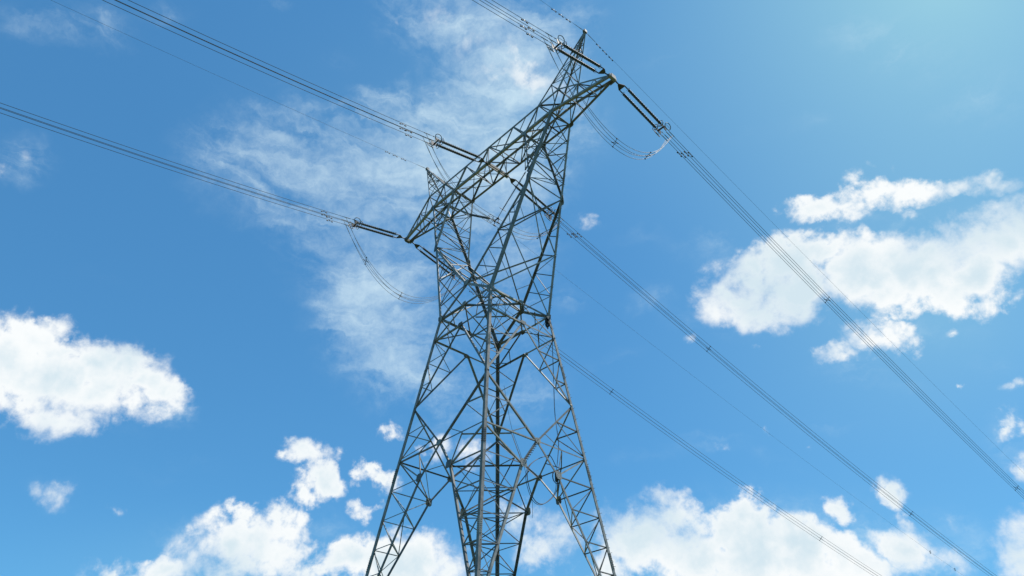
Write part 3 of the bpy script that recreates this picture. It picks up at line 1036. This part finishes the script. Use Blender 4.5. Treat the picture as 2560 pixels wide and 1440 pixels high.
# ---------------------------------------------------------------- tension insulators
def string_bm(a, b, n=34, r=.128, core=.094):
    bm = NB()
    d = b - a
    L = d.length
    pr = [(0, .03), (.10, .03), (.10, .055), (.2, .055)]
    L0, L1 = .2, L - .2
    st = (L1 - L0) / n
    for i in range(n):
        s = L0 + st * i
        rr = r if i % 2 == 0 else r * .9
        pr += [(s + st * .05, core), (s + st * .30, rr * .97), (s + st * .42, rr), (s + st * .56, core * 1.1)]
    pr += [(L1, core), (L1, .055), (L - .1, .055), (L - .1, .03), (L, .03)]
    lathe(bm, a, d, pr, 14)
    return bm


for key, line in LINES.items():
    ph, sd = key.split()
    t = empty('tension_insulator', line[0], 'pair of dark ribbed insulator strings from the %s, %s' % (PHASE_TXT[ph], SIDE_TXT[sd]), 'insulator', 'tension insulator pairs on the crossarm')
    base = line[0]
    loc = lambda s, lat=0, up=0: span(line, s, lat, up) - base
    e = span_dir(line, 2)
    f = rad(line[2])
    l = Vector((math.cos(f), -line[1] * math.sin(f), 0)).normalized()
    u = l.cross(e) if l.cross(e).z > 0 else e.cross(l)
    SEP = .27
    # tower side links and triangular yoke
    bm = NB()
    tube(bm, [loc(-.3), loc(.34)], .06, 6)
    obj('link', bm, DARKFIT, t)
    bm = NB()
    prism(bm, loc(.3) - u * .02, loc(.3) + u * .02, [(-.09, -.04), (.09, -.04), (SEP + .05, .33), (SEP + .05, .42), (-SEP - .05, .42), (-SEP - .05, .33)], l, e)
    obj('yoke_plate', bm, DARKFIT, t)
    for sgn in (-1, 1):
        bm = NB()
        tube(bm, [loc(.62, sgn * SEP), loc(1.0, sgn * SEP)], .05, 6)
        for q in (.68, .86):
            ring(bm, loc(q + .05, sgn * SEP), e, u, .09, .05, .014, 10, 5)
        obj('shackle', bm, DARKFIT, t)
        st = obj('insulator_string', string_bm(loc(.95, sgn * SEP), loc(5.15, sgn * SEP)), RUBBER, t, smooth=False)
        # small arcing ring at the tower end, double ring at the live end
        bm = NB()
        ring(bm, loc(1.08, sgn * SEP) + u * .03, l, (u + e * .35).normalized(), .15, .17, .014, 16, 5, .6, 5.6)
        tube(bm, [loc(.98, sgn * SEP), loc(1.08, sgn * SEP) + l * .13 + u * .1], .012, 5)
        obj('arcing_ring', bm, FITTING, t)
        bm = NB()
        ring(bm, loc(4.98, sgn * SEP), l, (u - e * .2).normalized(), .26, .29, .030, 20, 6)
        ring(bm, loc(5.1, sgn * SEP), l, (u - e * .2).normalized(), .16, .17, .022, 16, 6)
        tube(bm, [loc(5.2, sgn * SEP), loc(4.98, sgn * SEP) + l * .24], .014, 5)
        tube(bm, [loc(5.2, sgn * SEP), loc(4.98, sgn * SEP) - l * .24], .014, 5)
        obj('corona_ring', bm, FITTING, t)
        bm = NB()
        c = loc(5.55, sgn * (SEP + .28))
        ring(bm, c, e, (u + l * sgn * .35).normalized(), .33, .29, .034, 22, 6)
        tube(bm, [c - e * .3, c + e * .3], .014, 5)
        tube(bm, [loc(5.45, sgn * SEP), c + (u + l * sgn * .35).normalized() * -.27], .016, 5)
        obj('shielding_ring', bm, FITTING, t)
    # live end yoke
    bm = NB()
    prism(bm, loc(5.3) - u * .03, loc(5.3) + u * .03, [(-SEP - .1, 0), (SEP + .1, 0), (SEP + .1, .13), (-SEP - .1, .13)], l, e)
    for sgn in (-1, 1):
        prism(bm, loc(5.2, sgn * SEP) - l * .02, loc(5.2, sgn * SEP) + l * .02, [(-.08, -.1), (.08, -.1), (HB, .4), (HB, .5), (-HB, .5), (-HB, .4)], u, e)
    obj('yoke_plate', bm, DARKFIT, t)
    for cx, cy in QUAD:
        bm = NB()
        ext = .25 if cy > 0 else 0
        tube(bm, [loc(5.65, cx * SEP, cy * HB), loc(5.85 + ext, cx * HB, cy * HB), loc(5.86 + ext, cx * HB, cy * HB), loc(6.5 + ext, cx * HB, cy * HB)], [.012, .014, .036, .034], 6)
        box(bm, loc(5.8, cx * HB, cy * HB), e, l, u, .1, .05, .07)
        obj('dead_end_clamp', bm, ALU, t)

# ---------------------------------------------------------------- conductors, dampers, spacers
damper_src = None


def damper_mesh():
    bm = NB()
    box(bm, Vector((0, 0, -.05)), Vector((1, 0, 0)), Vector((0, 1, 0)), UP, .05, .05, .13)
    tube(bm, [Vector((-.22, 0, -.13)), Vector((-.1, 0, -.115)), Vector((.1, 0, -.115)), Vector((.22, 0, -.13))], .012, 5)
    for s in (-1, 1):
        lathe(bm, Vector((s * .13, 0, -.13)), Vector((s, 0, 0)), [(0, .028), (.02, .042), (.13, .046), (.15, .03)], 8)
    me = bpy.data.meshes.new('vibration_damper')
    bm.to_mesh(me)
    bm.free()
    me.materials.append(DARKFIT)
    return me


DAMP = damper_mesh()


def damper(p, d, label, group, k=1.0):
    o = bpy.data.objects.new('vibration_damper', DAMP)
    COL.objects.link(o)
    x = d.normalized()
    y = UP.cross(x).normalized()
    z = x.cross(y)
    m = Matrix((x, y, z)).transposed().to_4x4()
    o.matrix_world = Matrix.Translation(p) @ m @ Matrix.Scale(k, 4)
    tag(o, label, 'vibration damper', group)


for key, line in LINES.items():
    ph, sd = key.split()
    end = 205 if sd == 'back' else 440
    for cx, cy in QUAD:
        ext = .25 if cy > 0 else 0
        bm = NB()
        tube(bm, [span(line, s, cx * HB, cy * HB) for s in ss(6.4 + ext, end, 110, 1.6)], .019, 6)
        o = obj('conductor', bm, WIRE)
        tag(o, '%s of four from the %s, %s' % (CORNER_TXT[(cx, cy)], PHASE_TXT[ph], SIDE_TXT[sd]), 'power line', 'bundled conductors of the line')
        sdm = 8.0 + ext * 2 + (.3 if cx > 0 else 0)
        damper(span(line, sdm, cx * HB, cy * HB), span_dir(line, sdm), 'dark damper on the %s, %s, %s side' % (CORNER_TXT[(cx, cy)], PHASE_TXT[ph], 'upper left' if sd == 'back' else 'lower right'), 'vibration dampers on the conductors', 1.15)


def spacer(pts, label, group='bundle spacers'):
    """X frame with a clamp on each of the four wires"""
    c = sum(pts, Vector()) / 4
    bm = NB()
    ax = (pts[1] - pts[0]).cross(pts[2] - pts[0]).normalized()
    mids = []
    for p in pts:
        q = lerp(c, p, .38)
        mids.append(q)
        dv = (p - c).normalized()
        tube(bm, [q, lerp(q, p, .5), p], [.026, .02, .024], 6)
        lathe(bm, p - ax * .06, ax, [(0, .03), (.005, .042), (.115, .042), (.12, .03)], 8)
    for i, j in ((0, 1), (1, 3), (3, 2), (2, 0)):
        tube(bm, [mids[i], mids[j]], .024, 6)
    o = obj('bundle_spacer', bm, DARKFIT)
    for v in o.data.vertices:
        v.co -= c
    o.location = c
    tag(o, label, 'spacer', group)


for key, dist in (('left ahead', (28.85, 71.6)), ('mid ahead', (28.4, 70.2)), ('right ahead', (29.6, 70.8))):
    line = LINES[key]
    ph = key.split()[0]
    for i, s in enumerate(dist):
        spacer([span(line, s, cx * HB, cy * HB) for cx, cy in QUAD], 'cross shaped spacer on wires from the %s, %s' % (PHASE_TXT[ph], ('first from the tower', 'second from the tower')[i]))

# ---------------------------------------------------------------- jumpers
JUMP = {'left': (30.5, 2.45, 2.0), 'mid': (30.86, 2.1, 3.0), 'right': (30.2, 2.7, 2.1)}


def jumper_pt(ph, t, cx, cy):
    """t in -1..1 from the back clamp to the ahead clamp"""
    la, lb = LINES[ph + ' back'], LINES[ph + ' ahead']
    ext = .25 if cy > 0 else 0
    a, b = span(la, 6.3 + ext, cx * HB, cy * HB), span(lb, 6.3 + ext, cx * HB, cy * HB)
    zl, dep, pw = JUMP[ph]
    x = lerp(a, b, (t + 1) / 2)
    zend = lerp(a, b, (t + 1) / 2).z
    low = S * (zl - Z0) + cy * HB
    x.z = low + (zend - low) * abs(t) ** pw
    return x


for ph in JUMP:
    for cx, cy in QUAD:
        bm = NB()
        ts = [math.sin(math.pi / 2 * (-1 + 2 * i / 60)) for i in range(61)]
        tube(bm, [jumper_pt(ph, t, cx, cy) for t in ts], .017, 6)
        o = obj('jumper_cable', bm, ALU)
        tag(o, '%s of the slack loop under the %s' % (CORNER_TXT[(cx, cy)].replace('wire', 'cable'), PHASE_TXT[ph]), 'jumper cable', 'jumper loops under the crossarm')
for ph, ts in (('left', (-.62, -.03)), ('mid', (.66,)), ('right', (-.06, .5))):
    for i, t in enumerate(ts):
        spacer([jumper_pt(ph, t, cx, cy) for cx, cy in QUAD], 'dark spacer on the slack loop under the %s, %s' % (PHASE_TXT[ph], ('upper left one', 'lower right one')[i] if len(ts) > 1 else 'right of the yoke'), 'jumper spacers')

# V string that holds the middle jumper
t = empty('jumper_insulator', P(0, 0, 30.95), 'two slim ribbed insulators in a V holding the middle jumper by a small yoke', 'insulator')
org = t.location.copy()
for s in (-1, 1):
    a, b = P(s * 1.84, 0, 32.47) - org, P(s * .36, 0, 31.27) - org
    obj('insulator_string', string_bm(a, b, 30, .085 if s > 0 else .11, .03 if s > 0 else .085), RUBBER, t)
    bm = NB()
    d = (b - a).normalized()
    y = Vector((0, 1, 0))
    w = d.cross(y)
    c = P(s * .40, 0, 31.30) - org
    for r in (.34, .22) if s < 0 else (.3,):
        ring(bm, c, y, w, r, r, .024, 24, 6)
    tube(bm, [c - y * .3, c + y * .3], .014, 5)
    obj('corona_ring', bm, FITTING, t)
    bm = NB()
    tube(bm, [b, P(s * .12, 0, 31.05) - org], .03, 6)
    obj('link', bm, FITTING, t)
bm = NB()
box(bm, P(0, 0, 31.0) - org, Vector((1, 0, 0)), Vector((0, 1, 0)), UP, .62, .04, .16)
for s in (-1, 1):
    tube(bm, [P(s * .12, 0, 31.0) - org, P(s * .12, 0, 30.86) - org + Vector((0, 0, -HB))], .03, 6)
    for k in (-1, 1):
        lathe(bm, P(s * .118, 0, 30.86) - org + Vector((0, -.16, k * HB)), Vector((0, 1, 0)), [(0, .03), (.06, .06), (.26, .06), (.32, .03)], 8)
obj('yoke_plate', bm, DARKFIT, t)

# ---------------------------------------------------------------- earth wires
for key, line in EARTH.items():
    ph, sd = key.split()
    end = 205 if sd == 'back' else 440
    bm = NB()
    tube(bm, [span(line, s) for s in ss(.1, end, 110, 1.6)], .0095, 6)
    o = obj('earth_wire', bm, WIRE)
    side = ph
    tag(o, 'single thin wire from the %s peak, %s' % (side, SIDE_TXT[sd]), 'earth wire', 'earth wires')
    bm = NB()
    tube(bm, [span(line, .15), span(line, .5), span(line, .51), span(line, 1.1)], [.03, .03, .024, .02], 6)
    o = obj('earth_wire_clamp', bm, ALU)
    tag(o, 'pale clamp on the thin wire at the %s peak, %s side' % (side, 'upper left' if sd == 'back' else 'lower right'), 'clamp', 'earth wire clamps')
    ds = {'left back': (2.8, 3.8, 4.7), 'right back': (1.9, 2.75, 3.6), 'left ahead': (1.6, 2.4, 3.2), 'right ahead': (1.5, 2.3, 3.1)}[key]
    for i, s in enumerate(ds):
        damper(span(line, s), span_dir(line, s), 'dark damper on the thin wire, %s peak, %s side, %s from the peak' % (side, 'upper left' if sd == 'back' else 'lower right', ('nearest', 'second', 'farthest')[i]), 'vibration dampers on the earth wires', 1.05)

# rings hung far out on the far earth wire
for i, s in enumerate((105.8, 114.5)):
    line = EARTH['left ahead']
    e = span_dir(line, s)
    u, v = frame(e)
    bm = NB()
    ring(bm, Vector(), (e + u).normalized(), v, .26, .26, .02, 18, 5)
    box(bm, Vector((0, 0, 0)), u, v, e, .05, .52, .05)
    o = obj('marker_ring', bm, FITTING)
    o.location = span(line, s)
    tag(o, 'tiny ring on the thin far wire near the lower right corner, %s' % ('the upper one', 'the lower one')[i], 'marker ring', 'marker rings')

# ---------------------------------------------------------------- down lead and joint box on the right leg
def cable(name, pts, r, label, mat=BLACK, n=6, sub=6, group=None):
    # smooth curve through pts (Catmull-Rom)
    out = []
    for i in range(len(pts) - 1):
        p0, p1, p2, p3 = pts[max(i - 1, 0)], pts[i], pts[i + 1], pts[min(i + 2, len(pts) - 1)]
        for k in range(sub):
            t = k / sub
            out.append(.5 * ((2 * p1) + (p2 - p0) * t + (2 * p0 - 5 * p1 + 4 * p2 - p3) * t * t + (3 * p1 - p0 - 3 * p2 + p3) * t ** 3))
    out.append(pts[-1])
    bm = NB()
    tube(bm, out, r, n)
    o = obj(name, bm, mat)
    tag(o, label, 'cable', group)
    return o


RF, BF = FACES[1], FACES[2]
gpt = fp(BF, -GU, GZ, .1) if False else fp(RF, GU, GZ, .12)
down = [P(*q) for q in ((1.50, 1.40, 25.8), (1.588, 1.493, 25.594), (1.464, 1.635, 24.513), (1.3, 1.804, 23.219), (1.649, 1.444, 22.0), (1.835, 1.31, 21.3), (1.957, 1.257, 20.592), (2.2, .85, 19.45))]
cable('down_lead', down, .014, 'thin cable running down inside the right leg from waist to joint box', group='down leads')
cable('down_lead', [p + Vector((-.09, .05, 0)) * (1 if i % 7 else .4) for i, p in enumerate(down)], .012, 'second thin cable beside the one down the right leg, slightly farther left', group='down leads')
loop = [P(*q) for q in ((2.24, .86, 19.25), (2.292, .741, 18.797), (2.335, .472, 18.466), (2.375, .029, 18.164), (2.372, -.285, 18.188), (2.333, -.457, 18.488), (2.275, -.513, 18.928), (2.226, -.36, 19.303), (2.187, -.041, 19.599), (2.155, .386, 19.849), (2.142, .653, 19.942), (2.2, .85, 19.6))]
cable('cable_loop', loop, .026, 'slack black cable loop hanging beside the joint box on the right leg')
cable('cable_loop', [p + Vector((-.06, -.07, -.05)) for p in loop[:9]], .018, 'thinner second strand inside the black loop by the joint box')
cable('hanging_wire', [P(*q) for q in ((1.95, -1.2, 21.9), (2.061, -1.105, 20.947), (2.15, -.995, 20.265), (2.255, -.723, 19.466), (2.417, -.475, 18.228), (2.46, -.5, 17.6))], .011, 'thin loose wire crossing the near face behind the front leg')
a, b = fp(RF, 0, L4[1], -.03), fp(RF, -GU, GZ, -.03)
d = (b - a).normalized()
u, v = frame(d)
bm = NB()
ln = (b - a).length
tube(bm, [a + d * (ln * i / 90) + (u * math.cos(i * .75) + v * math.sin(i * .75)) * .085 for i in range(91)], .018, 5)
o = obj('wrapped_cable', bm, ALU)
tag(o, 'pale cable coiled round a slanting brace on the right side of the tower', 'cable')
# joint box with a coil of cable
jb = empty('joint_box', fp(RF, GU, GZ, .16), 'round dark cable joint box with a coil of cable at the right leg brace', 'joint box')
bm = NB()
c = Vector((0, .12, .15))
lathe(bm, c + Vector((0, 0, -.45)), UP, [(0, .06), (.03, .11), (.6, .11), (.66, .07), (.72, .03)], 14)
obj('box', bm, DARKFIT, jb)
bm = NB()
pts = [c + Vector((-.02, .33 * math.cos(i * .5), .42 * math.sin(i * .5) - .15)) + Vector((.02 * math.sin(i * 1.3), .03 * math.sin(i * .9), 0)) for i in range(56)]
tube(bm, pts, .014, 5)
obj('cable_coil', bm, BLACK, jb)

# dark bundle under the right end of the waist
bm = NB()
c = B2(W, 1, 1) + Vector((-.12, -.12, -.55))
rr = random.Random(3)
for i in range(16):
    a = rr.uniform(0, 6.28)
    ring(bm, c + Vector((rr.uniform(-.06, .06), rr.uniform(-.06, .06), rr.uniform(-.25, .25))), Vector((math.cos(a), math.sin(a), rr.uniform(-.3, .3))).normalized(), UP, rr.uniform(.10, .2), rr.uniform(.15, .32), .03, 14, 5)
tag(obj('cable_bundle', bm, BLACK), 'black bundle of cable tucked under the right end of the waist', 'cable')
